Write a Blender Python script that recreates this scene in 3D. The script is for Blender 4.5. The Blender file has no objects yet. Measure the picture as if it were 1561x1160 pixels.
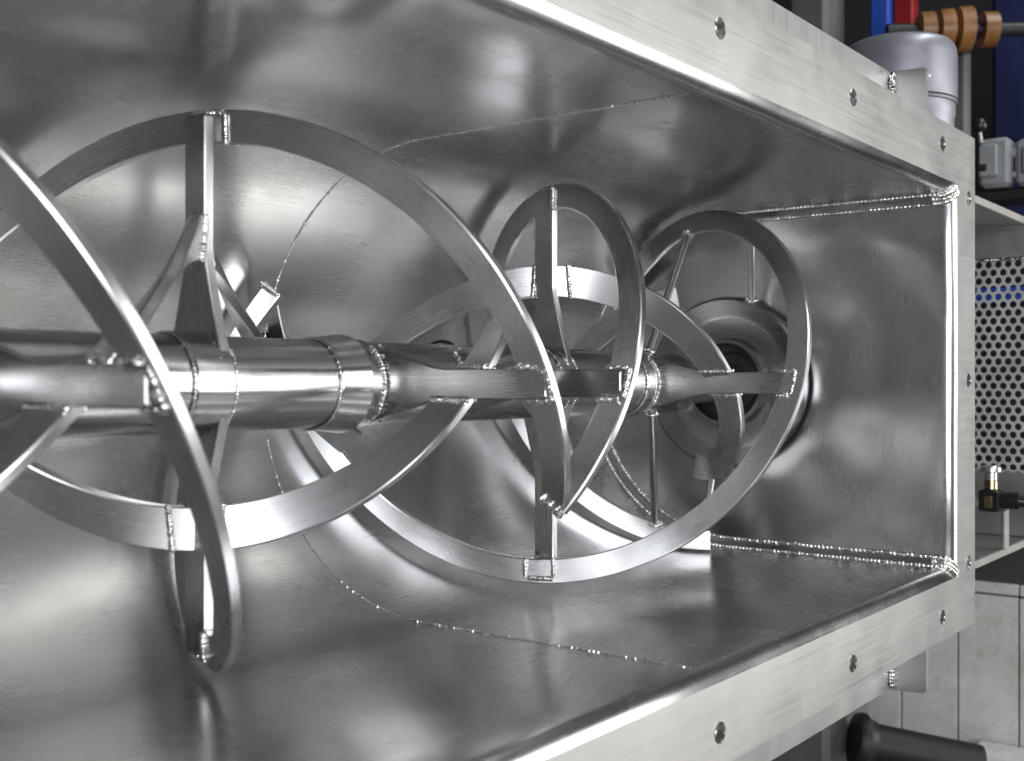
import bpy, bmesh, math, random
from mathutils import Vector, Matrix

random.seed(7)
scene = bpy.context.scene
COL = scene.collection
U = 0.2            # metres per half trough width
Z0 = 1.0           # height of the shaft axis above the workshop floor


def W(s, y, z):
    """machine coordinates (distance from the drive end plate, depth, height) -> world metres"""
    return Vector((-s * U, y * U, z * U + Z0))


# ------------------------------------------------------------------ camera
YAW = 0.6531
cam = bpy.data.cameras.new('camera')
cam.sensor_width = 36.0
cam.lens = 36.0 * 1766.0 / 1561.0
cam.clip_start = 0.02
cam.clip_end = 60.0
cam_ob = bpy.data.objects.new('camera', cam)
COL.objects.link(cam_ob)
cam_ob.location = W(6.3751, -3.2026, 0.0)
fwd = Vector((math.cos(YAW), math.sin(YAW), 0))
cam_ob.rotation_euler = fwd.to_track_quat('-Z', 'Y').to_euler()
cam.dof.use_dof = True
cam.dof.focus_distance = 1.05
cam.dof.aperture_fstop = 8.5
scene.camera = cam_ob

# ------------------------------------------------------------------ world and lamps
world = bpy.data.worlds.new('World')
scene.world = world
world.use_nodes = True
bg = world.node_tree.nodes['Background']
bg.inputs['Color'].default_value = (0.92, 0.96, 1.0, 1)
bg.inputs['Strength'].default_value = 0.045


def area(name, loc, target, sx, sy, power, col=(1, 1, 1)):
    l = bpy.data.lights.new(name, 'AREA')
    l.shape = 'RECTANGLE'
    l.size, l.size_y = sx, sy
    l.energy = power
    l.color = col
    o = bpy.data.objects.new(name, l)
    COL.objects.link(o)
    o.location = loc
    o.rotation_euler = (Vector(target) - Vector(loc)).to_track_quat('-Z', 'Y').to_euler()
    return o


area('door_light', (1.9, -2.3, 1.0), (-0.3, 0, 1.0), 2.2, 1.5, 64, (1.0, 0.985, 0.96))
area('front_window_light', (0.6, -2.9, 1.9), (-0.5, 0, 1.0), 1.6, 0.8, 20, (1.0, 0.985, 0.96))
area('left_window_light', (-2.45, -2.3, 1.2), (-0.4, 0, 1.0), 2.2, 1.2, 66, (0.94, 0.96, 1.0))
area('added_overhead_light', (0.2, -1.5, 3.4), (-0.6, -0.1, 1.0), 2.6, 0.4, 40, (0.94, 0.96, 1.0))  # added unseen strip, there for streaked reflections in the steel

scene.view_settings.view_transform = 'Standard'
scene.view_settings.look = 'None'
scene.view_settings.exposure = 0.0
scene.view_settings.gamma = 1.0

# ------------------------------------------------------------------ materials


class NT:
    def __init__(self, name):
        self.m = bpy.data.materials.new(name)
        self.m.use_nodes = True
        self.t = self.m.node_tree
        self.b = self.t.nodes['Principled BSDF']

    def n(self, typ, **kw):
        x = self.t.nodes.new(typ)
        for k, v in kw.items():
            setattr(x, k, v)
        return x

    def l(self, a, b):
        self.t.links.new(a, b)

    def noise(self, vec, scale, detail=3, rough=0.55, dist=0.0):
        x = self.n('ShaderNodeTexNoise')
        x.inputs['Scale'].default_value = scale
        x.inputs['Detail'].default_value = detail
        x.inputs['Roughness'].default_value = rough
        x.inputs['Distortion'].default_value = dist
        self.l(vec, x.inputs['Vector'])
        return x.outputs['Fac']

    def mapping(self, vec, scale):
        x = self.n('ShaderNodeMapping')
        x.inputs['Scale'].default_value = scale
        self.l(vec, x.inputs['Vector'])
        return x.outputs['Vector']

    def rng(self, fac, a, b, c, d):
        x = self.n('ShaderNodeMapRange')
        x.inputs['From Min'].default_value = a
        x.inputs['From Max'].default_value = b
        x.inputs['To Min'].default_value = c
        x.inputs['To Max'].default_value = d
        self.l(fac, x.inputs['Value'])
        return x.outputs['Result']

    def math(self, op, a, b):
        x = self.n('ShaderNodeMath', operation=op)
        for i, v in enumerate((a, b)):
            if isinstance(v, (int, float)):
                x.inputs[i].default_value = v
            else:
                self.l(v, x.inputs[i])
        return x.outputs[0]

    def mix(self, fac, c1, c2, blend='MIX'):
        x = self.n('ShaderNodeMix', data_type='RGBA', blend_type=blend)
        if isinstance(fac, (int, float)):
            x.inputs[0].default_value = fac
        else:
            self.l(fac, x.inputs[0])
        for i, c in ((6, c1), (7, c2)):
            if isinstance(c, tuple):
                x.inputs[i].default_value = c + (1,) if len(c) == 3 else c
            else:
                self.l(c, x.inputs[i])
        return x.outputs[2]

    def bump(self, h, strength, dist, prev=None):
        x = self.n('ShaderNodeBump')
        x.inputs['Strength'].default_value = strength
        x.inputs['Distance'].default_value = dist
        self.l(h, x.inputs['Height'])
        if prev is not None:
            self.l(prev, x.inputs['Normal'])
        return x.outputs['Normal']


def steel(name, col=(0.54, 0.53, 0.515), rough=0.27, aniso=0.55, su=9.0, sv=700.0, brush=0.35,
          wave=0.0, wave_scale=5.0, stain=0.25, tint=(0.42, 0.39, 0.35), spots=0.25, brushbump=0.06):
    t = NT(name)
    tc = t.n('ShaderNodeTexCoord')
    uv = tc.outputs['UV']
    ob = tc.outputs['Object']
    fine = t.noise(t.mapping(uv, (su, sv, 1)), 1.0, 2, 0.6)
    blot = t.noise(ob, 9.0, 3, 0.6, 0.6)
    blot2 = t.noise(ob, 27.0, 3, 0.65, 0.3)
    # colour: brushed grain, handling stains, slight heat tint
    c = t.mix(t.rng(fine, 0.3, 0.7, 0.0, brush), col, tuple(x * 0.62 for x in col))
    c = t.mix(t.rng(blot, 0.52, 0.78, 0.0, stain), c, tint)
    c = t.mix(t.rng(blot2, 0.66, 0.80, 0.0, spots), c, tuple(x * 0.45 for x in col))
    t.l(c, t.b.inputs['Base Color'])
    t.b.inputs['Metallic'].default_value = 1.0
    r = t.math('ADD', t.rng(fine, 0.3, 0.7, rough - 0.02, rough + 0.03), t.rng(blot, 0.3, 0.75, -0.025, 0.045))
    r = t.math('ADD', r, t.rng(blot2, 0.5, 0.8, 0.0, 0.035))
    t.l(r, t.b.inputs['Roughness'])
    t.b.inputs['Anisotropic'].default_value = aniso
    t.b.inputs['Anisotropic Rotation'].default_value = 0.25
    tg = t.n('ShaderNodeTangent', direction_type='UV_MAP')
    tg.uv_map = 'UVMap'
    t.l(tg.outputs[0], t.b.inputs['Tangent'])
    prev = None
    if wave > 0:
        w = t.noise(t.mapping(ob, (0.7, 1.5, 1.5)), wave_scale, 1, 0.4, 0.0)
        prev = t.bump(w, 1.0, wave)
    nrm = t.bump(fine, brushbump, 0.0006, prev)
    t.l(nrm, t.b.inputs['Normal'])
    return t.m


def plain(name, col, rough=0.5, metal=0.0, var=0.25, scale=20.0, bump=0.0, stain=None, stain_amt=0.5, stain_scale=6.0):
    t = NT(name)
    ob = t.n('ShaderNodeTexCoord').outputs['Object']
    a = t.noise(ob, scale, 5, 0.6, 0.2)
    c = t.mix(t.rng(a, 0.3, 0.7, 0.0, 1.0), tuple(x * (1 - var) for x in col), tuple(min(1, x * (1 + var)) for x in col))
    if stain:
        b = t.noise(ob, stain_scale, 6, 0.72, 0.0)
        c = t.mix(t.rng(b, 0.50, 0.70, 0.0, stain_amt), c, stain)
    t.l(c, t.b.inputs['Base Color'])
    t.b.inputs['Metallic'].default_value = metal
    t.l(t.rng(a, 0.3, 0.7, max(0.02, rough - 0.08), min(1, rough + 0.08)), t.b.inputs['Roughness'])
    if bump > 0:
        t.l(t.bump(t.noise(ob, scale * 4, 4), 0.6, bump), t.b.inputs['Normal'])
    return t.m


def weld_mat():
    t = NT('weld_metal')
    ob = t.n('ShaderNodeTexCoord').outputs['Object']
    a = t.noise(ob, 160.0, 3, 0.6)
    b = t.noise(ob, 30.0, 3, 0.6)
    c = t.mix(t.rng(b, 0.4, 0.7, 0.0, 0.6), (0.80, 0.79, 0.77), (0.45, 0.41, 0.36))
    t.l(c, t.b.inputs['Base Color'])
    t.b.inputs['Metallic'].default_value = 1.0
    t.l(t.rng(a, 0.3, 0.7, 0.12, 0.26), t.b.inputs['Roughness'])
    t.l(t.bump(a, 0.45, 0.0010), t.b.inputs['Normal'])
    return t.m


M = dict(
    shell=steel('brushed_trough_steel', (0.59, 0.59, 0.588), 0.235, 0.60, 9.0, 1000.0, 0.08, 0.026, 3.2, 0.22, spots=0.12, brushbump=0.020),
    plate=steel('end_plate_steel', (0.57, 0.57, 0.57), 0.235, 0.45, 7.0, 800.0, 0.06, 0.018, 4.5, 0.22, spots=0.12, brushbump=0.012),
    flange=steel('satin_flange_steel', (0.61, 0.605, 0.595), 0.38, 0.20, 6.0, 400.0, 0.05, 0.0012, 5.0, 0.18, (0.50, 0.47, 0.42), 0.06),
    ribbon=steel('lit_ribbon_steel', (0.70, 0.70, 0.705), 0.27, 0.45, 8.0, 1400.0, 0.04, 0.003, 8.0, 0.35, brushbump=0.025),  # base colour lifted to put bright reflections into the ribbons
    spoke=steel('shaded_spoke_steel', (0.40, 0.40, 0.40), 0.25, 0.35, 8.0, 1200.0, 0.03, 0.003, 10.0, 0.40, brushbump=0.02),  # same steel as the ribbons, darkened to paint in the spokes' dark reflections
    shaft=steel('turned_shaft_steel', (0.63, 0.63, 0.63), 0.20, 0.70, 9.0, 1100.0, 0.25, 0.0, 5.0, 0.35),
    boss=steel('turned_boss_steel', (0.58, 0.57, 0.56), 0.22, 0.6, 9.0, 900.0, 0.2, 0.0, 5.0, 0.3),
    hub=steel('shaded_hub_steel', (0.36, 0.36, 0.36), 0.26, 0.5, 9.0, 900.0, 0.15, 0.0, 5.0, 0.3),  # darker copy of the boss steel, paints shade into the hub recess
    weld=weld_mat(),
)

# ------------------------------------------------------------------ mesh helpers


class MB:
    """collects faces with per-corner UVs, builds one mesh object"""

    def __init__(self):
        self.v, self.f, self.uv = [], [], []

    def add(self, pts):
        i = len(self.v)
        self.v += [Vector(p) for p in pts]
        return i

    def loft(self, rings, close_v=True, close_u=False, caps=True, swap=False, uv0=(0, 0)):
        n = len(rings[0])
        base = [self.add(r) for r in rings]
        ul = [uv0[0]]
        for a, b in zip(rings, rings[1:]):
            ul.append(ul[-1] + (Vector(a[0]) - Vector(b[0])).length)
        if close_u:
            ul.append(ul[-1] + (Vector(rings[-1][0]) - Vector(rings[0][0])).length)
        vl = [uv0[1]]
        r0 = rings[len(rings) // 2]
        for j in range(n):
            vl.append(vl[-1] + (Vector(r0[j]) - Vector(r0[(j + 1) % n])).length)
        m = len(rings)
        for i in range(m if close_u else m - 1):
            i2 = (i + 1) % m
            for j in range(n if close_v else n - 1):
                j2 = (j + 1) % n
                self.f.append((base[i] + j, base[i2] + j, base[i2] + j2, base[i] + j2))
                q = [(ul[i], vl[j]), (ul[i + 1], vl[j]), (ul[i + 1], vl[j + 1]), (ul[i], vl[j + 1])]
                if swap:
                    q = [(b, a) for a, b in q]
                self.uv.append(q)
        if caps and close_v and not close_u:
            for i, rev in ((0, False), (m - 1, True)):
                idx = [base[i] + j for j in range(n)]
                c = sum((self.v[k] for k in idx), Vector()) / n
                ax = (self.v[idx[1]] - self.v[idx[0]])
                ax = ax.normalized() if ax.length > 1e-9 else Vector((1, 0, 0))
                nn = (self.v[idx[1]] - c).cross(self.v[idx[0]] - c)
                ay = nn.cross(ax)
                ay = ay.normalized() if ay.length > 1e-9 else Vector((0, 1, 0))
                ids = idx[::-1] if rev else idx
                self.f.append(tuple(ids))
                self.uv.append([((self.v[k] - c).dot(ax), (self.v[k] - c).dot(ay)) for k in ids])

    def face(self, pts, uvs):
        i = self.add(pts)
        self.f.append(tuple(range(i, i + len(pts))))
        self.uv.append(uvs)

    def box(self, c, d, bev=0.0, rot=None):
        c = Vector(c)
        hx, hy, hz = d[0] / 2, d[1] / 2, d[2] / 2
        b = min(bev, hx * 0.49, hy * 0.49, hz * 0.49)

        def ring(z, ix):
            a, e = hx - ix, hy - ix
            k = b if ix == 0 else b * 0.6
            if b <= 0:
                pts = [(-a, -e), (a, -e), (a, e), (-a, e)]
            else:
                pts = [(-a + k, -e), (a - k, -e), (a, -e + k), (a, e - k), (a - k, e), (-a + k, e), (-a, e - k), (-a, -e + k)]
            out = []
            for p in pts:
                q = Vector((p[0], p[1], z))
                if rot is not None:
                    q = rot @ q
                out.append(c + q)
            return out
        if b <= 0:
            self.loft([ring(-hz, 0), ring(hz, 0)])
        else:
            self.loft([ring(-hz, b), ring(-hz + b, 0), ring(hz - b, 0), ring(hz, b)])
        return self

    def tube(self, path, r, n=12, caps=True):
        self.loft(tube_rings(path, r, n), caps=caps)
        return self

    def lathe(self, origin, axis, prof, n=48, close=False):
        """prof: list of (distance along axis, radius); brushed around the axis"""
        axis = Vector(axis).normalized()
        x = axis.orthogonal().normalized()
        y = axis.cross(x)
        rings = []
        for k in range(n):
            a = 2 * math.pi * k / n
            d = x * math.cos(a) + y * math.sin(a)
            rings.append([Vector(origin) + axis * p[0] + d * p[1] for p in prof])
        # u from a mid radius
        base = [self.add(r) for r in rings]
        rm = max(p[1] for p in prof)
        vl = [0]
        for a, b in zip(prof, prof[1:]):
            vl.append(vl[-1] + math.hypot(a[0] - b[0], a[1] - b[1]))
        for i in range(n):
            i2 = (i + 1) % n
            u0, u1 = 2 * math.pi * rm * i / n, 2 * math.pi * rm * (i + 1) / n
            for j in range(len(prof) - 1):
                self.f.append((base[i] + j, base[i] + j + 1, base[i2] + j + 1, base[i2] + j))
                self.uv.append([(u0, vl[j]), (u0, vl[j + 1]), (u1, vl[j + 1]), (u1, vl[j])])
        return self

    def build(self, name, mat, parent=None, sharp=35, smooth=True):
        me = bpy.data.meshes.new(name)
        me.from_pydata([tuple(v) for v in self.v], [], self.f)
        uvl = me.uv_layers.new(name='UVMap')
        k = 0
        data = []
        for q in self.uv:
            for c in q:
                data += [c[0], c[1]]
        uvl.data.foreach_set('uv', data)
        bm = bmesh.new()
        bm.from_mesh(me)
        bmesh.ops.remove_doubles(bm, verts=bm.verts, dist=1e-6)
        bmesh.ops.recalc_face_normals(bm, faces=bm.faces)
        bm.to_mesh(me)
        bm.free()
        if smooth:
            me.polygons.foreach_set('use_smooth', [True] * len(me.polygons))
            me.set_sharp_from_angle(angle=math.radians(sharp))
        me.materials.append(mat)
        o = bpy.data.objects.new(name, me)
        COL.objects.link(o)
        if parent is not None:
            o.parent = parent
            o.matrix_parent_inverse = Matrix.Identity(4)
            o.location = -parent_loc(parent)
        return o


def parent_loc(p):
    # meshes are written in world coordinates; every Empty or parent mesh carries no rotation
    loc = Vector(p.location)
    q = p.parent
    while q is not None:
        loc += Vector(q.location)
        q = q.parent
    return loc


def tube_rings(path, r, n=12):
    path = [Vector(p) for p in path]
    rings = []
    up = None
    for i, p in enumerate(path):
        t = (path[min(i + 1, len(path) - 1)] - path[max(i - 1, 0)]).normalized()
        if up is None:
            up = t.orthogonal().normalized()
        up = (up - t * up.dot(t)).normalized()
        w = t.cross(up)
        rr = r[i] if isinstance(r, (list, tuple)) else r
        rings.append([p + (up * math.cos(2 * math.pi * k / n) + w * math.sin(2 * math.pi * k / n)) * rr for k in range(n)])
    return rings


def thing(name, label, cat, loc=(0, 0, 0), group=None):
    o = bpy.data.objects.new(name, None)
    COL.objects.link(o)
    o.location = loc
    o.empty_display_size = 0.05
    return tag(o, label, cat, group)


def tag(o, label=None, cat=None, group=None, kind=None):
    if label:
        o['label'] = label
    if cat:
        o['category'] = cat
    if group:
        o['group'] = group
    if kind:
        o['kind'] = kind
    return o


def resample(path, step):
    out = [Vector(path[0])]
    for a, b in zip(path, path[1:]):
        a, b = Vector(a), Vector(b)
        n = max(1, int(round((b - a).length / step)))
        for k in range(1, n + 1):
            out.append(a.lerp(b, k / n))
    return out


def bead(path, r, parent, name='weld_bead', pitch=None, jit=0.25, mat=None, closed=False, rip=0.12):
    """a weld run: overlapping fish-scale ripples along a path (metres)"""
    pitch = pitch or r * 1.1
    step = pitch / 4.0
    pts = resample(path, step)
    rad = []
    amp = 1.0
    for i in range(len(pts)):
        ph = i % 4
        if ph == 0:
            amp = 1.0 + random.uniform(-jit, jit)
        rad.append(r * amp * (1.0 - rip, 1.0 - rip * 0.2, 1.05, 1.0)[ph])
        pts[i] = pts[i] + Vector([random.uniform(-1, 1) for _ in range(3)]) * r * 0.08 * (1 + jit)
    if not closed:
        rad[0] *= 0.5
        rad[-1] *= 0.5
    mb = MB()
    mb.loft(tube_rings(pts, rad, 8))
    return mb.build(name, mat or M['weld'], parent, sharp=60)


# ================================================================== TROUGH
YF = -1.31         # plane of the flange
FR = 0.06          # fold radius
LEND = 5.80        # far end plate (behind the photographer's left)
TH = 0.028

trough = thing('mixing_trough', 'brushed stainless steel U-shaped mixing trough with a drilled flange round its open side', 'trough', W(2.9, 0, -1.4))


def inner_profile():
    p = []
    for k in range(7):   # fold, from the flange down to the wall
        a = math.radians(15 * k)
        p.append((YF + FR - FR * math.cos(a), 1 + FR - FR * math.sin(a)))
    for k in range(1, 9):
        p.append((YF + FR + (0 - YF - FR) * k / 9, 1.0))
    for k in range(0, 73):
        a = math.radians(90 - 180 * k / 72)
        p.append((math.cos(a), math.sin(a)))
    q = [(y, -z) for y, z in p[:15]][::-1]
    return p + q


prof = inner_profile()


def offset_profile(p, d):
    out = []
    for i, (y, z) in enumerate(p):
        a = p[max(i - 1, 0)]
        b = p[min(i + 1, len(p) - 1)]
        t = Vector((b[0] - a[0], b[1] - a[1])).normalized()
        out.append((y - t[1] * d, z + t[0] * d))
    return out


oprof = offset_profile(prof, TH)
mb = MB()
rings = []
NS = 58
for i in range(NS + 1):
    s = LEND * i / NS
    rings.append([W(s, y, z) for y, z in prof] + [W(s, y, z) for y, z in reversed(oprof)])
mb.loft(rings, close_v=True, caps=True)
shell = mb.build('trough_shell', M['shell'], trough, sharp=28)

# two round outlets cut through the rounded bottom of the trough
cut = MB()
for so in (2.78, 1.54):
    cut.tube([W(so, 0.7, 0), W(so, 1.3, 0)], 0.225 * U, 48)
cutter = cut.build('cutter', M['shell'], None)
md = shell.modifiers.new('cut', 'BOOLEAN')
md.object = cutter
md.solver = 'EXACT'
md.operation = 'DIFFERENCE'
dg = bpy.context.evaluated_depsgraph_get()
new = bpy.data.meshes.new_from_object(shell.evaluated_get(dg))
shell.modifiers.clear()
old = shell.data
shell.data = new
bpy.data.meshes.remove(old)
bpy.data.objects.remove(cutter)
shell.data.polygons.foreach_set('use_smooth', [True] * len(shell.data.polygons))
shell.data.set_sharp_from_angle(angle=math.radians(28))

M['dark_pipe'] = plain('outlet_black_rubber', (0.03, 0.03, 0.032), 0.5)
for so in (2.78, 1.54):
    mb = MB()
    r0 = 0.225 * U
    mb.lathe(W(so, 0.99, 0), (0, 1, 0), [(0.006, r0 * 0.995), (0.08, r0 * 0.995), (0.08, r0 * 1.06), (0.012, r0 * 1.06)], 48)
    mb.build('outlet_pipe', M['boss'], trough)
    mb = MB()
    mb.lathe(W(so, 0.99, 0), (0, 1, 0), [(0.07, 0.0001), (0.07, r0 * 0.99), (0.078, r0 * 0.99), (0.078, 0.0001)], 48)
    mb.build('outlet_flap', M['dark_pipe'], trough)


def end_plate(s0, sgn):
    """flat end wall whose free edge folds outwards into the flange; sgn is the outward direction in s"""
    mb = MB()
    outline = [(y, z) for y, z in prof if y >= YF + FR - 1e-6]
    rings = []
    zs = [z for y, z in outline]
    # vertical strips: columns in z, from the rounded side to the fold
    N = 40
    cols = []
    for k in range(N + 1):
        z = -1 + 2 * k / N
        yb = math.sqrt(max(0.0, 1 - z * z))
        row = [(yb + (YF + FR - yb) * j / 24, 0.0) for j in range(25)]
        for j in range(1, 7):
            a = math.radians(15 * j)
            row.append((YF + FR - FR * math.sin(a), FR * (1 - math.cos(a))))
        cols.append([W(s0 + sgn * d, y, z) for y, d in row])
    mb.loft(cols, close_v=False, caps=False)
    # back face
    cols2 = []
    for k in range(N + 1):
        z = -1 + 2 * k / N
        yb = math.sqrt(max(0.0, 1 - z * z))
        cols2.append([W(s0 + sgn * TH, yb, z), W(s0 + sgn * TH, YF + FR + 0.001, z)])
    mb.loft(cols2, close_v=False, caps=False)
    o = mb.build('end_plate', M['plate'], trough, sharp=28)
    return o


end_plate(0.0, -1)
end_plate(LEND, 1)

# flange: one flat frame, drilled
bm = bmesh.new()
ZO, SO = 1.36, 0.385


def loop(pts):
    vs = [bm.verts.new(W(s, YF, z)) for s, z in pts]
    return [bm.edges.new((vs[i], vs[(i + 1) % len(vs)])) for i in range(len(vs))]


ed = []
ed += loop([(-SO, -ZO), (-SO, ZO), (LEND + SO, ZO), (LEND + SO, -ZO)])
ed += loop([(-FR, -1 - FR), (-FR, 1 + FR), (LEND + FR, 1 + FR), (LEND + FR, -1 - FR)])
holes = [(0.2 + 1.25 * k, sg * 1.237) for k in range(5) for sg in (1, -1)]
holes += [(-0.262, z) for z in (1.01, 0.0, -1.01)] + [(LEND + 0.262, z) for z in (1.01, 0.0, -1.01)]
for hs, hz in holes:
    ed += loop([(hs + 0.036 * math.cos(2 * math.pi * k / 28), hz + 0.036 * math.sin(2 * math.pi * k / 28)) for k in range(28)])
r = bmesh.ops.triangle_fill(bm, use_beauty=True, use_dissolve=False, edges=ed)
faces = [g for g in r['geom'] if isinstance(g, bmesh.types.BMFace)]
bmesh.ops.recalc_face_normals(bm, faces=bm.faces)
ex = bmesh.ops.extrude_face_region(bm, geom=list(bm.faces))
for g in ex['geom']:
    if isinstance(g, bmesh.types.BMVert):
        g.co.y += TH * U
bmesh.ops.recalc_face_normals(bm, faces=bm.faces)
uvl = bm.loops.layers.uv.new('UVMap')
for f in bm.faces:
    for lp in f.loops:
        lp[uvl].uv = (lp.vert.co.x, lp.vert.co.z + lp.vert.co.y * 0.5)
me = bpy.data.meshes.new('flange')
bm.to_mesh(me)
bm.free()
me.materials.append(M['flange'])
flange = bpy.data.objects.new('flange', me)
COL.objects.link(flange)
flange.parent = trough
flange.location = -parent_loc(trough)

# bright rims of the drilled holes
for hs, hz in holes:
    if hs > 3.2:
        continue
    mb = MB()
    o = W(hs, YF, hz)
    mb.lathe(o, (0, 1, 0), [(-0.0004, 0.0385 * U), (-0.0007, 0.0370 * U), (0.0004, 0.0352 * U)], 28)
    mb.build('hole_rim', M['boss'], trough)

# stiffener rails behind the flange and their end lugs
for sg in (1, -1):
    mb = MB()
    mb.box(W((0.395 + LEND) / 2, -1.085, sg * 1.325), ((LEND - 0.395) * U, 0.03 * U, 0.57 * U), 0.001)
    mb.build('stiffener_rail', M['flange'], trough)
    mb = MB()
    # lug: rounded outer corner
    pts = [(-1.07, 1.16), (-1.285, 1.16), (-1.285, 1.585), (-1.280, 1.597), (-1.268, 1.603), (-1.07, 1.61)]
    mb.loft([[W(0.385, y, sg * z) for y, z in pts], [W(0.350, y, sg * z) for y, z in pts]])
    mb.build('lug', M['flange'], trough, sharp=20)
    bead([W(0.40, -1.115, sg * 1.38), W(0.40, -1.115, sg * 1.595)], 0.016 * U, trough)

# seam weld half way along the trough
path = [W(2.80, y - 0.0, z) for y, z in prof[6:-6]]
path = [W(2.80, y * 0.999, z * 0.999) for y, z in prof[6:-6]]
bead(path, 0.0055 * U, trough, 'weld_seam', pitch=0.020 * U, jit=0.5, rip=0.5)

# end plate joint: fillet strip with a weld run along each side
FI = 0.046
mb = MB()
rr = []
base = prof[6:-6]
nrm = offset_profile(base, -FI)
for (y, z), (yn, zn) in zip(base, nrm):
    k = 0.52
    rr.append([W(FI, y, z), W(FI * 0.45, y + (yn - y) * 0.45, z + (zn - z) * 0.45), W(0.0, yn, zn), W(-0.004, yn, zn), W(-0.004, y, z)])
mb.loft(rr, close_v=True, caps=True)
mb.build('corner_fillet', M['plate'], trough, sharp=40)
bead([W(FI, y * 0.999, z * 0.999) for y, z in base], 0.010 * U, trough, 'weld_seam', pitch=0.022 * U, jit=0.2, rip=0.5)
bead([W(0.002, y, z) for y, z in nrm], 0.012 * U, trough, 'weld_seam', pitch=0.024 * U, jit=0.15, rip=0.4)
# corner lumps where wall, plate and flange meet
for sg in (1, -1):
    for off in (0.0, 0.022, -0.022):
        pth = []
        for k in range(9):
            a = math.radians(90 * k / 8)
            pth.append(W(-FR * (1 - math.cos(a)) + 0.02 + off * 0.6, YF + FR - FR * math.sin(a) - 0.0, sg * (1 + FR * (1 - math.cos(a)) - 0.025 + off * 0.8)))
        bead([W(0.03 + off * .5, YF + FR + 0.05, sg * (0.975 + off))] + pth, 0.0145 * U, trough, 'corner_weld', pitch=0.012 * U, jit=0.10)

# shaft seal ring on the end plate
mb = MB()
mb.lathe(W(0, 0, -0.012), (-1, 0, 0), [(a_ * U, b_ * U) for a_, b_ in [(0.0, 0.30), (0.02, 0.295), (0.025, 0.28), (0.025, 0.19), (0.004, 0.17), (0.002, 0.10)]], 72)
mb.build('seal_ring', M['dark_pipe'], trough, sharp=30)

# ================================================================== AGITATOR
AZ = -0.012
agit = thing('ribbon_agitator', 'polished steel double ribbon agitator with spoked shaft lying inside the trough', 'agitator', W(2.9, 0, -1.0))


def pw(s, pts):
    """piecewise linear in s (pts sorted by s), linear extension"""
    if s <= pts[0][0]:
        a, b = pts[0], pts[1]
    elif s >= pts[-1][0]:
        a, b = pts[-2], pts[-1]
    else:
        for a, b in zip(pts, pts[1:]):
            if a[0] <= s <= b[0]:
                break
    return a[1] + (b[1] - a[1]) * (s - a[0]) / (b[0] - a[0])


def cub(c, lo, hi, k):
    def f(s):
        e = min(max(s, lo), hi)
        u = e - 2.0
        return c[0] + c[1] * u + c[2] * u * u + c[3] * u ** 3 + k * (s - e)
    return f


thA = cub((-125.675, 92.675, 13.085, -0.407), 2.85, 4.2, 116)
thB = lambda s: pw(s, [(2.92, -207), (3.886, -90), (4.724, 0)])
thC = cub((77.347, -115.914, -0.729, 0.227), 0.9, 3.0, -114)
thD = lambda s: pw(s, [(0.07, 500), (0.14, 481), (0.40, 449), (1.956, 270), (2.92, 153)])
thE = cub((111.592, -99.545, 0.325, -1.768), 2.85, 4.35, -114)
thF = lambda s: thE(s) + 180
thI = cub((106.0, 107.0, -9.59, -0.285), 0.5, 2.85, 116)
thH = lambda s: thI(s) - 180


def P(s, th, r):
    a = math.radians(th)
    return W(s, -r * math.cos(a), r * math.sin(a) + AZ)


def ribbon(name, th, s0, s1, r0, r1, t=0.036, n=150, ramp=None):
    mb = MB()
    rings = []
    for i in range(n + 1):
        s = s0 + (s1 - s0) * i / n
        e = 1e-3
        dr = ramp(s) if ramp else 0.0
        c = P(s, th(s), (r0 + r1) / 2)
        T = (P(s + e, th(s + e), (r0 + r1) / 2) - P(s - e, th(s - e), (r0 + r1) / 2)).normalized()
        a = math.radians(th(s))
        R = Vector((0, -math.cos(a), math.sin(a)))
        N = T.cross(R).normalized()
        hw = (r1 - r0) / 2 * U
        ht = t / 2 * U
        b = 0.005 * U
        c = c + R * dr * U
        sec = [(-hw + b, -ht), (hw - b, -ht), (hw, -ht + b), (hw, ht - b), (hw - b, ht), (-hw + b, ht), (-hw, ht - b), (-hw, -ht + b)]
        rings.append([c + R * x + N * y for x, y in sec])
    mb.loft(rings)
    return mb.build(name, M['ribbon'], agit, sharp=25)


rampD = lambda s: 0.042 * min(1.0, max(0.0, (1.7 - s) / 0.8))
rampC = lambda s: 0.042 * min(1.0, max(0.0, (1.0 - s) / 0.6))
OUTER = [('A', thA, 2.915, 5.60, None), ('B', thB, 2.915, 5.60, None), ('C', thC, 0.31, 2.925, rampC), ('D', thD, 0.07, 2.925, rampD)]
RB = {}
for nm, th, a, b, rp in OUTER:
    r1 = {'A': 0.930, 'B': 0.940, 'C': 0.934, 'D': 0.942}[nm]
    RB[nm] = (th, a, b, r1 - 0.115, r1, rp)
    ribbon('outer_ribbon', th, a, b, r1 - 0.115, r1, 0.036, 150, rp)
for nm, th, a, b in (('E', thE, 2.80, 5.60), ('F', thF, 2.80, 5.60), ('I', thI, 0.30, 2.86), ('H', thH, 0.48, 2.86)):
    RB[nm] = (th, a, b, 0.412, 0.562, None)
    ribbon('inner_ribbon', th, a, b, 0.412, 0.562, 0.036, 130)

# shaft with turned collars
mb = MB()
SR = 0.164
mb.lathe(W(5.75, 0, AZ), (1, 0, 0), [(0, 0.001), (0, SR * U), (1.5 * U, SR * U), (3.0 * U, SR * U), (4.4 * U, SR * U), (4.98 * U, SR * U), (5.0 * U, (SR - 0.01) * U), (5.0 * U, 0.001)], 72)
shaft = mb.build('shaft', M['shaft'], agit)
mb = MB()
mb.lathe(W(0.76, 0, AZ), (1, 0, 0), [(0, 0.001), (0, 0.118 * U), (0.80 * U, 0.118 * U), (0.80 * U, 0.001)], 48)
mb.build('stub_shaft', M['boss'], agit)


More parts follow.
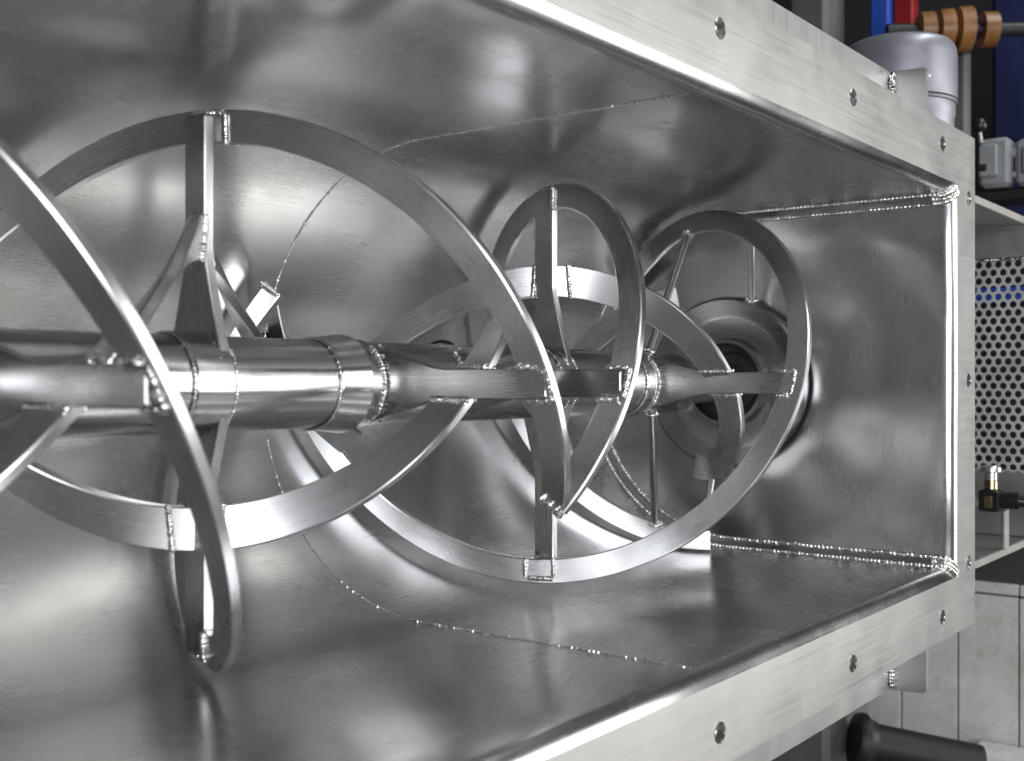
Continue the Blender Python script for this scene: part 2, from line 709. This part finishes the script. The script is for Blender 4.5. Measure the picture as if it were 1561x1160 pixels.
def collar(s0, s1, r, step=0.0):
    mb = MB()
    c = 0.008
    w = (s0 - s1)
    mb.lathe(W(s0, 0, AZ), (1, 0, 0), [(0, SR * 0.98 * U), (0.0, (r - c) * U), (c * U, r * U), ((w - c) * U, (r + step) * U), (w * U, (r + step - c) * U), (w * U, SR * 0.98 * U)], 72)
    mb.build('collar', M['shaft'], shaft)
    for s in (s0 + 0.004, s1 - 0.004):
        bead([W(s, (SR + 0.006) * math.cos(a * math.pi / 36), (SR + 0.006) * math.sin(a * math.pi / 36) + AZ) for a in range(73)], 0.0050 * U, shaft, 'collar_weld', pitch=0.010 * U, jit=0.15, closed=True)


collar(4.80, 4.70, 0.185)
collar(4.06, 3.90, 0.176)
collar(3.42, 3.27, 0.172, 0.016)
collar(2.02, 1.90, 0.172)
collar(1.27, 1.19, 0.176)

# spokes: flat bars through the shaft, widening into a diamond at the hub
SPOKES = [('S0', 4.745, 0), ('S1', 3.92, 90), ('S2', 3.165, 0), ('S2b', 2.69, 0), ('S3', 1.925, 90), ('S5', 1.12, 0)]
WELD = {'S0': ('A', 'B', 'E', 'F'), 'S1': ('A', 'B', 'E', 'F'), 'S2': ('A', 'B', 'E', 'F'), 'S2b': ('C', 'D', 'I', 'H'), 'S3': ('C', 'D', 'I', 'H'), 'S5': ('C', 'D', 'I', 'H')}
for nm, s0, ang in SPOKES:
    rt = 0.905
    pts = []
    K = 14
    for k in range(K + 1):
        r = rt * (1 - 2 * k / K)
        pts.append(r)
    rs = [rt - 0.0, rt - 0.012, 0.80, 0.6, 0.45, 0.40, 0.33, 0.25, 0.17, 0.09, 0.04, 0.0]
    rs = rs + [-x for x in rs[-2::-1]]

    def hw(r):
        a = abs(r)
        h = 0.054 if a > 0.43 else 0.054 + (0.170 - 0.054) * (1 - a / 0.43) ** 1.12
        if a > rt - 0.006:
            h = 0.044
        return h
    outl = [(r, hw(r)) for r in rs] + [(r, -hw(r)) for r in reversed(rs)]
    a = math.radians(ang)
    R = Vector((0, -math.cos(a), math.sin(a)))
    Q = Vector((0, math.sin(a), math.cos(a)))
    T2 = 0.019
    c = 0.004
    rings = []
    for ds, ins in ((-T2, c), (-T2 + c, 0), (T2 - c, 0), (T2, c)):
        ring = []
        for r, h in outl:
            f = 1 - ins / max(abs(h), 0.02)
            ring.append(W(s0 + ds, 0, AZ) + R * (r * (1 - ins / rt)) * U + Q * h * f * U)
        rings.append(ring)
    mb = MB()
    mb.loft(rings)
    # brushed along the bar
    for fi, f in enumerate(mb.f):
        mb.uv[fi] = [((mb.v[i] - W(s0, 0, AZ)).dot(R), (mb.v[i] - W(s0, 0, AZ)).dot(Q) + mb.v[i].x) for i in f]
    sp = mb.build('spoke', M['spoke'], agit, sharp=25)
    for rb in WELD[nm]:
        th, sa, sb, r0, r1, rp = RB[rb]
        for side in (0, 180):
            # where this ribbon crosses this arm
            best = None
            for k in range(61):
                s = s0 - 0.3 + 0.01 * k
                if not (sa <= s <= sb):
                    continue
                d = (th(s) - (ang + side) + 180) % 360 - 180
                if best is None or abs(d) < abs(best[1]):
                    best = (s, d)
            if best is None or abs(best[1]) > 6:
                continue
            sc = best[0]
            dr = rp(sc) if rp else 0
            e = 0.02
            rate = (th(sc + e) - th(sc - e)) / (2 * e)
            outer = r1 > 0.7
            ra, rbb = r0 - 0.004 + dr, (min(rt + 0.006, r1 - 0.02 + dr) if outer else r1 + 0.004)
            for sgn in (1, -1):
                pth = []
                for k in range(6):
                    r = ra + (rbb - ra) * k / 5
                    dth = math.degrees(sgn * 0.058 / r)
                    ss = sc + dth / rate
                    pth.append(P(ss + 0.024, ang + side + dth, r))
                bead(pth, 0.0135 * U, sp, pitch=0.010 * U, jit=0.10)
                pth = [p + Vector((0.048 * U, 0, 0)) for p in pth]
                bead(pth, 0.010 * U, sp, pitch=0.009 * U, jit=0.10)
            if outer:
                pth = []
                for k in range(7):
                    q = -0.055 + 0.11 * k / 6
                    dth = math.degrees(q / rbb)
                    pth.append(P(sc + dth / rate * 0.8 + 0.020, ang + side + dth, rbb + 0.006))
                bead(pth, 0.0135 * U, sp, pitch=0.010 * U, jit=0.10)
    # fillet weld where the bar meets the shaft
    for sd in (1, -1):
        for d in (-0.024, 0.024):
            pth = []
            for k in range(13):
                aa = math.radians(-62 + 124 * k / 12)
                pth.append(W(s0 + d * 1.15, 0, AZ) + (R * sd * math.cos(aa) + Q * math.sin(aa)) * (SR + 0.004) * U)
            bead(pth, 0.008 * U, sp, jit=0.25)

# welds where the left-hand and right-hand ribbons meet
for th, r0, r1 in ((thA, 0.82, 0.93), (thB, 0.825, 0.94), ):
    bead([P(2.935, th(2.92) - 1, r0 + (r1 - r0) * k / 6) for k in range(7)], 0.015 * U, agit, jit=0.4)

# thin round rods that carry the ribbon ends by the end plate
def rod(p, q, r=0.022):
    mb = MB()
    mb.tube([p, p.lerp(q, 0.5), q], r * U, 20)
    o = mb.build('end_rod', M['boss'], agit)
    for x, y in ((p, q), (q, p)):
        d = (y - x).normalized()
        u = d.orthogonal().normalized()
        w = d.cross(u)
        bead([x + d * 0.012 * U + (u * math.cos(k * math.pi / 8) + w * math.sin(k * math.pi / 8)) * (r + 0.006) * U for k in range(17)], 0.012 * U, o, jit=0.4, closed=True)


rod(P(0.98, 92, 0.15), P(0.33, thD(0.33), 0.885), 0.022)
rod(P(0.24, 74, 0.87), P(0.09, 70, 0.505), 0.020)
rod(P(0.95, 270, 0.15), P(0.47, thC(0.47), 0.87), 0.022)
rod(P(0.10, 262, 0.50), P(0.32, 268, 0.95), 0.020)
# dished hub ring turning just in front of the end plate
mb = MB()
pr = [(0.030, 0.40), (0.030, 0.505), (0.075, 0.515), (0.10, 0.508), (0.110, 0.492), (0.10, 0.475), (0.060, 0.405), (0.05, 0.385), (0.05, 0.27), (0.075, 0.262),
      (0.105, 0.258), (0.105, 0.235), (0.06, 0.228)]
mb.lathe(W(0, 0, AZ), (-1, 0, 0), [(a_ * U, b_ * U) for a_, b_ in pr], 96)
mb.build('hub_ring', M['hub'], agit, sharp=30)

# coupling bolts between shaft end and stub shaft
for k in range(4):
    a = math.radians(45 + 90 * k + 12)
    o = W(0.745, 0.142 * math.cos(a), 0.142 * math.sin(a) + AZ)
    mb = MB()
    hexp = lambda d, r: [o + Vector((d * U, math.cos(i * math.pi / 3) * r * U, math.sin(i * math.pi / 3) * r * U)) for i in range(6)]
    mb.loft([hexp(0.0, 0.046), hexp(0.05, 0.046), hexp(0.056, 0.040)])
    mb.build('bolt', M['boss'], agit)
mb = MB()
mb.lathe(W(0.75, 0, AZ), (1, 0, 0), [(-0.02 * U, 0.001), (-0.02 * U, 0.155 * U), (0.0, 0.16 * U), (0.0, 0.001)], 48)
mb.build('coupling_flange', M['boss'], agit)

# ================================================================== DRIVE GUARD
M['guard'] = steel('guard_steel', (0.55, 0.54, 0.52), 0.38, 0.3, 8, 300, 0.25, 0.003, 8.0, 0.5)
M['perf'] = plain('perforated_sheet', (0.50, 0.50, 0.49), 0.42, 0.15, 0.15, 25)
guard = thing('drive_guard', 'open steel drive guard box with perforated sheet panel behind the trough end', 'guard', W(-1.0, -1.0, -1.05))
SB = -1.62
mb = MB()
mb.box(W((-0.03 + SB) / 2, -0.5, 1.028), ((-SB - 0.03) * U, 1.6 * U, 0.05 * U), 0.001)
mb.build('top_plate', M['guard'], guard)
mb = MB()
mb.box(W((-0.03 + SB) / 2, -0.5, -1.045), ((-SB - 0.03) * U, 1.6 * U, 0.05 * U), 0.001)
mb.build('bottom_plate', M['guard'], guard)
mb = MB()
mb.box(W(SB - 0.02, -0.75, 0.90), (0.03 * U, 1.5 * U, 0.21 * U), 0.001)
mb.build('upper_rail', M['guard'], guard)
bead([W(SB + 0.004, -1.45 + 0.02 * k, 0.795) for k in range(50)], 0.012 * U, guard)
mb = MB()
mb.box(W(SB - 0.02, -0.75, -0.80), (0.03 * U, 1.5 * U, 0.43 * U), 0.001)
mb.build('lower_rail', M['guard'], guard)
# perforated panel: staggered round holes cut through the sheet
mb = MB()
pitch = 0.0615
rh = 0.0235
dx, dz = pitch, pitch * math.sqrt(3) / 2
NSEG = 12
rows = int((0.79 + 0.58) / dz) + 1
for ir in range(rows):
    zc = 0.79 - dz * (ir + 0.5)
    for ic in range(22):
        yc = -0.25 - dx * (ic + (0.5 if ir % 2 else 0.0))
        hexo, circ = [], []
        for k in range(NSEG):
            a = 2 * math.pi * k / NSEG + math.pi / 6
            # hexagonal cell boundary, pointy top
            sec = (a - math.pi / 6 + math.pi / 6) % (math.pi / 3) - math.pi / 6
            aa = a
            m = (aa + math.pi / 6) % (math.pi / 3) - math.pi / 6
            ro = (pitch / 2) / math.cos(m)
            hexo.append((yc + ro * math.cos(aa), zc + ro * math.sin(aa)))
            circ.append((yc + rh * math.cos(aa), zc + rh * math.sin(aa)))
        for k in range(NSEG):
            k2 = (k + 1) % NSEG
            for s in (SB, SB - 0.012):
                q = [hexo[k], hexo[k2], circ[k2], circ[k]]
                mb.face([W(s, y, z) for y, z in q], [(y * U, z * U) for y, z in q])
            q = [(circ[k], SB), (circ[k2], SB), (circ[k2], SB - 0.012), (circ[k], SB - 0.012)]
            mb.face([W(s, y, z) for (y, z), s in q], [(y * U, z * U + s * U) for (y, z), s in q])
mb.build('perforated_panel', M['perf'], guard, sharp=30)

# ------------------------------------------------------------------ air fitting on a bracket
M['chrome'] = plain('chrome', (0.78, 0.78, 0.77), 0.28, 0.85, 0.1)
M['brass'] = plain('brass', (0.62, 0.52, 0.30), 0.25, 1.0, 0.15)
M['blackplastic'] = plain('black_plastic', (0.012, 0.012, 0.014), 0.35, 0.0, 0.2)
fit = thing('air_fitting', 'black and brass air valve with a silver push knob beside the perforated panel', 'valve', W(-0.95, -1.24, -1.02))
fo = (-0.95, -1.245)


def fl(name, mat, prof_, par=None):
    mb = MB()
    mb.lathe(W(fo[0], fo[1], 0), (0, 0, 1), [(z * U, r * U) for z, r in prof_], 28)
    return mb.build(name, M[mat], par or fit)


kn = fl('knob', 'chrome', [(-0.555, 0.001), (-0.555, 0.052), (-0.548, 0.060), (-0.525, 0.060), (-0.515, 0.050), (-0.512, 0.001)])
fl('stem', 'chrome', [(-0.60, 0.036), (-0.553, 0.036)], kn)
fl('nut', 'brass', [(-0.66, 0.034), (-0.655, 0.038), (-0.605, 0.038), (-0.60, 0.034)])
mb = MB()
mb.box(W(fo[0], fo[1], -0.725), (0.11 * U, 0.12 * U, 0.13 * U), 0.002)
vb = mb.build('valve_body', M['blackplastic'], fit)
mb = MB()
mb.tube([W(fo[0], fo[1] - 0.05, -0.72), W(fo[0] - 0.01, fo[1] - 0.16, -0.72)], 0.052 * U, 20)
mb.build('sleeve', M['blackplastic'], fit)
mb = MB()
mb.tube([W(fo[0], fo[1] - 0.15, -0.72), W(fo[0] - 0.05, fo[1] - 0.3, -0.725), W(fo[0] - 0.2, fo[1] - 0.55, -0.76), W(fo[0] - 0.5, fo[1] - 0.8, -0.9)], 0.036 * U, 16)
mb.build('air_hose', M['blackplastic'], fit)
mb = MB()
mb.tube([W(fo[0] + 0.02, fo[1] + 0.05, -0.735), W(fo[0] + 0.02, fo[1] + 0.16, -0.735)], 0.028 * U, 16)
mb.build('plug', M['chrome'], fit)
mb = MB()
mb.box(W(fo[0] + 0.06, fo[1] + 0.0, -0.73), (0.012 * U, 0.045 * U, 0.07 * U), 0.0006)
mb.build('name_plate', M['brass'], fit)
mb = MB()
mb.box(W(fo[0] - 0.05, fo[1] - 0.07, -0.90), (0.10 * U, 0.02 * U, 0.24 * U), 0.001)
mb.build('bracket', M['guard'], fit)

# ------------------------------------------------------------------ gear motor on top of the guard
M['motor'] = plain('grey_motor_cowl', (0.29, 0.29, 0.33), 0.42, 0.45, 0.05, 30)
M['motor2'] = plain('dark_grey_motor_paint', (0.20, 0.21, 0.23), 0.45, 0.3, 0.08, 30)
mo = (-0.80, -0.735)
motor = thing('gear_motor', 'upright grey electric motor with a rounded fan cowl above the trough end', 'motor', W(mo[0], mo[1], 1.06))


def ml(name, mat, prof_, par=None, n=64):
    mb = MB()
    mb.lathe(W(mo[0], mo[1], 0), (0, 0, 1), [(z * U, r * U) for z, r in prof_], n)
    return mb.build(name, M[mat], par or motor, sharp=40)


cowl = ml('fan_cowl', 'motor', [(1.715, 0.325), (1.715, 0.343), (1.73, 0.345), (1.98, 0.345), (2.02, 0.340), (2.05, 0.328), (2.072, 0.308), (2.086, 0.28), (2.096, 0.2), (2.10, 0.0005)])
ml('cowl_rim', 'motor2', [(1.685, 0.32), (1.69, 0.340), (1.705, 0.343), (1.712, 0.325)], cowl)
ml('motor_body', 'motor', [(1.06, 0.0005), (1.06, 0.36), (1.12, 0.36), (1.13, 0.325), (1.60, 0.325), (1.62, 0.333), (1.685, 0.333), (1.69, 0.32)])
for k in range(4):
    a = math.radians(-46 + 90 * k)
    c0 = W(mo[0] + 0.340 * math.sin(a), mo[1] + 0.340 * math.cos(a) * -1, 1.80)
    d = Vector((-math.sin(a), -math.cos(a), 0))
    mb = MB()
    mb.lathe(c0, d, [(0, 0.0005), (0, 0.022 * U), (0.02 * U, 0.020 * U), (0.03 * U, 0.012 * U), (0.032 * U, 0.0002)], 16)
    mb.build('cowl_screw', M['chrome'], cowl)

# ================================================================== WORKSHOP BACKGROUND
M['shade_black'] = plain('shade_sheet_black', (0.02, 0.02, 0.022), 0.4)  # black of the added sheet that darkens the panel holes
M['wall'] = plain('stained_white_panel', (0.70, 0.69, 0.66), 0.6, 0.0, 0.16, 22, 0.0006, (0.30, 0.27, 0.18), 0.75, 11.0)
M['joint'] = plain('dark_joint', (0.05, 0.05, 0.045), 0.8)
M['darkwall'] = plain('dark_back_wall', (0.02, 0.02, 0.022), 0.7, 0.0, 0.4, 2.5)
M['blue'] = plain('blue_paint', (0.02, 0.07, 0.38), 0.4, 0, 0.2, 8)
M['navy'] = plain('navy_paint', (0.010, 0.018, 0.07), 0.45, 0, 0.3, 5)
M['red'] = plain('red_paint', (0.26, 0.012, 0.012), 0.4, 0, 0.2, 8)
M['wood'] = plain('varnished_wood', (0.24, 0.11, 0.03), 0.4, 0, 0.35, 18)
M['greyplastic'] = plain('grey_plastic', (0.30, 0.31, 0.31), 0.45, 0, 0.1, 15)
M['rubber'] = plain('black_rubber', (0.012, 0.012, 0.012), 0.5, 0, 0.3, 10)
M['grime'] = plain('grey_machine_paint', (0.12, 0.12, 0.125), 0.45, 0, 0.3, 6)



def B(name, mat, s, y, z, ds, dy, dz, bev=0.003, par=None):
    mb = MB()
    mb.box(W(s, y, z), (ds * U, dy * U, dz * U), bev)
    return mb.build(name, M[mat], par)


floor = B('floor', 'grime', -2, 0, -5.06, 30, 30, 0.12, 0)
tag(floor, kind='structure')
back = B('back_wall', 'darkwall', -8.6, 0, 2.0, 0.2, 16, 14, 0)
tag(back, kind='structure')

# stained white panels standing behind the machine
pw_ = thing('panel_wall', 'stained white panelled partition standing low behind the trough', 'partition', W(-4.8, 0.2, -5.0))
B('backing', 'joint', -4.88, 0.2, -2.9, 0.10, 5.2, 4.2, 0, pw_)  # raised above the panels to put a dark gap there
edges = [2.6, 1.9, 1.25, 0.60, 0.07, -0.47, -0.95, -1.6, -2.4]
for a, b in zip(edges, edges[1:]):
    for z0, z1 in ((-1.86, -1.96), (-1.975, -3.40), (-3.42, -4.98)):
        B('panel', 'wall', -4.79 + random.uniform(-0.006, 0.006), (a + b) / 2, (z0 + z1) / 2, 0.06, abs(a - b) - 0.018, abs(z0 - z1) - 0.004, 0.001, pw_)
ledge = tag(B('ledge', 'wall', -4.3, -0.9, -3.35, 0.8, 1.5, 0.10, 0.004), 'pale stained ledge in front of the white panels', 'ledge')

# black pipe with its ribbed collar
pipe = thing('black_pipe', 'thick black rubber pipe with a collar below the trough corner', 'pipe', W(-2.6, 0.1, -2.8))
mb = MB()
p0, p1 = W(-2.42, 0.12, -2.80), W(-2.95, -0.62, -2.98)
mb.tube([p0, p0.lerp(p1, 0.5), p1], 0.155 * U, 32)
mb.build('pipe_body', M['rubber'], pipe)
mb = MB()
d = (p1 - p0).normalized()
mb.lathe(p0, d, [(-0.05 * U, 0.001), (-0.05 * U, 0.20 * U), (-0.02 * U, 0.215 * U), (0.02 * U, 0.215 * U), (0.05 * U, 0.185 * U), (0.10 * U, 0.17 * U), (0.10 * U, 0.15 * U)], 40)
mb.build('pipe_collar', M['rubber'], pipe)
tag(B('machine_base', 'grime', -2.6, 0.62, -3.6, 0.9, 0.7, 2.7, 0.01), 'dark grey machine base beside the black pipe collar', 'machine')

# upright posts and stored parts beyond the motor
tag(B('blue_post', 'blue', -5.2, 0.94, 0.0, 0.18, 0.19, 10.0, 0.004), 'bright blue square post standing behind the motor', 'post')
tag(B('red_post', 'red', -5.3, 0.735, 0.0, 0.18, 0.20, 10.0, 0.004), 'dark red square post next to the blue post', 'post')
tag(B('cabinet', 'navy', -6.6, -0.47, -0.3, 1.2, 1.15, 9.4, 0.01), 'tall dark navy blue cabinet at the back', 'cabinet')
tag(B('grey_column', 'grime', -5.0, 1.55, 0.0, 0.5, 0.42, 10.0, 0.01), 'dim grey column behind the trough flange', 'column')

sp = thing('wooden_roller', 'brown ribbed wooden roller on a dark shaft behind the motor', 'roller', W(-3.9, -0.15, 2.9))
mb = MB()
ax = (W(-4.05, -0.42, 3.02) - W(-3.68, 0.10, 3.02)).normalized()
pr = []
x = 0.0
for k in range(3):
    pr += [(x, 0.10), (x + 0.02, 0.15 + 0.02 * k), (x + 0.13, 0.16 + 0.02 * k), (x + 0.15, 0.10)]
    x += 0.16
pr = [(0, 0.001)] + pr + [(x, 0.001)]
mb.lathe(W(-3.68, 0.10, 3.02), ax, [(a * U, b * U) for a, b in pr], 32)
mb.build('ribbed_body', M['wood'], sp)
mb = MB()
mb.tube([W(-3.68, 0.10, 3.02) - ax * 0.25 * U, W(-3.68, 0.10, 3.02) + ax * 1.2 * U], 0.06 * U, 16)
mb.build('axle', M['rubber'], sp)
mb = MB()
mb.lathe(W(-3.68, 0.10, 3.02) + ax * 0.55 * U, ax, [(0, 0.001), (0, 0.15 * U), (0.12 * U, 0.15 * U), (0.12 * U, 0.001)], 24)
mb.build('end_disc', M['wood'], sp)
B('bearing_arm', 'grime', -4.12, -0.14, 0.6, 0.14, 0.16, 4.6, 0.01, sp)

# grey plastic clamp unit on a beam
cl = thing('grey_clamp', 'grey plastic clamp unit with square recesses beside the drive guard', 'clamp', W(-2.6, -0.95, 1.35))
B('body', 'greyplastic', -2.55, -0.86, 1.59, 0.18, 0.22, 0.36, 0.006, cl)
B('face_plate', 'greyplastic', -2.44, -0.83, 1.60, 0.05, 0.13, 0.24, 0.003, cl)
B('latch', 'rubber', -2.41, -0.80, 1.55, 0.03, 0.05, 0.05, 0.002, cl)
B('body', 'greyplastic', -2.60, -1.12, 1.58, 0.18, 0.26, 0.34, 0.006, cl)
B('face_plate', 'greyplastic', -2.49, -1.12, 1.59, 0.05, 0.13, 0.20, 0.003, cl)
B('bridge', 'greyplastic', -2.58, -0.98, 1.66, 0.1, 0.12, 0.07, 0.003, cl)
B('bridge', 'greyplastic', -2.58, -0.98, 1.50, 0.1, 0.12, 0.05, 0.003, cl)
tag(B('beam', 'rubber', -2.70, -0.9, 1.36, 0.3, 1.6, 0.10, 0.004), 'black horizontal beam under the grey clamp', 'beam')
lev = thing('ball_lever', 'black ball knob on a thin lever above the grey clamp', 'lever', W(-2.6, -0.75, 1.75))
mb = MB()
mb.lathe(W(-2.5, -0.75, 1.88), (0, 0, 1), [(0.055 * U * math.sin(math.radians(t)), max(0.0002, 0.055 * U * math.cos(math.radians(t)))) for t in range(-90, 91, 12)], 24)
mb.build('ball', M['blackplastic'], lev)
mb = MB()
mb.tube([W(-2.5, -0.75, 1.85), W(-2.5, -0.77, 1.70)], 0.014 * U, 10)
mb.build('rod', M['chrome'], lev)
tag(B('red_bar', 'red', -3.0, -1.1, 1.36, 0.06, 1.6, 0.05, 0.003), 'thin dark red bar just below the grey clamp', 'bar')
tag(B('shade_sheet', 'shade_black', -2.35, -0.6, -0.1, 0.1, 2.6, 2.0, 0.004), 'black sheet added behind the perforated guard panel to keep its holes dark', 'sheet')  # added sheet, puts the darkness behind the perforated holes
tag(B('blue_beam', 'blue', -2.2, -1.1, 0.60, 0.1, 1.4, 0.10, 0.003), 'blue beam seen through the perforated guard panel', 'beam')
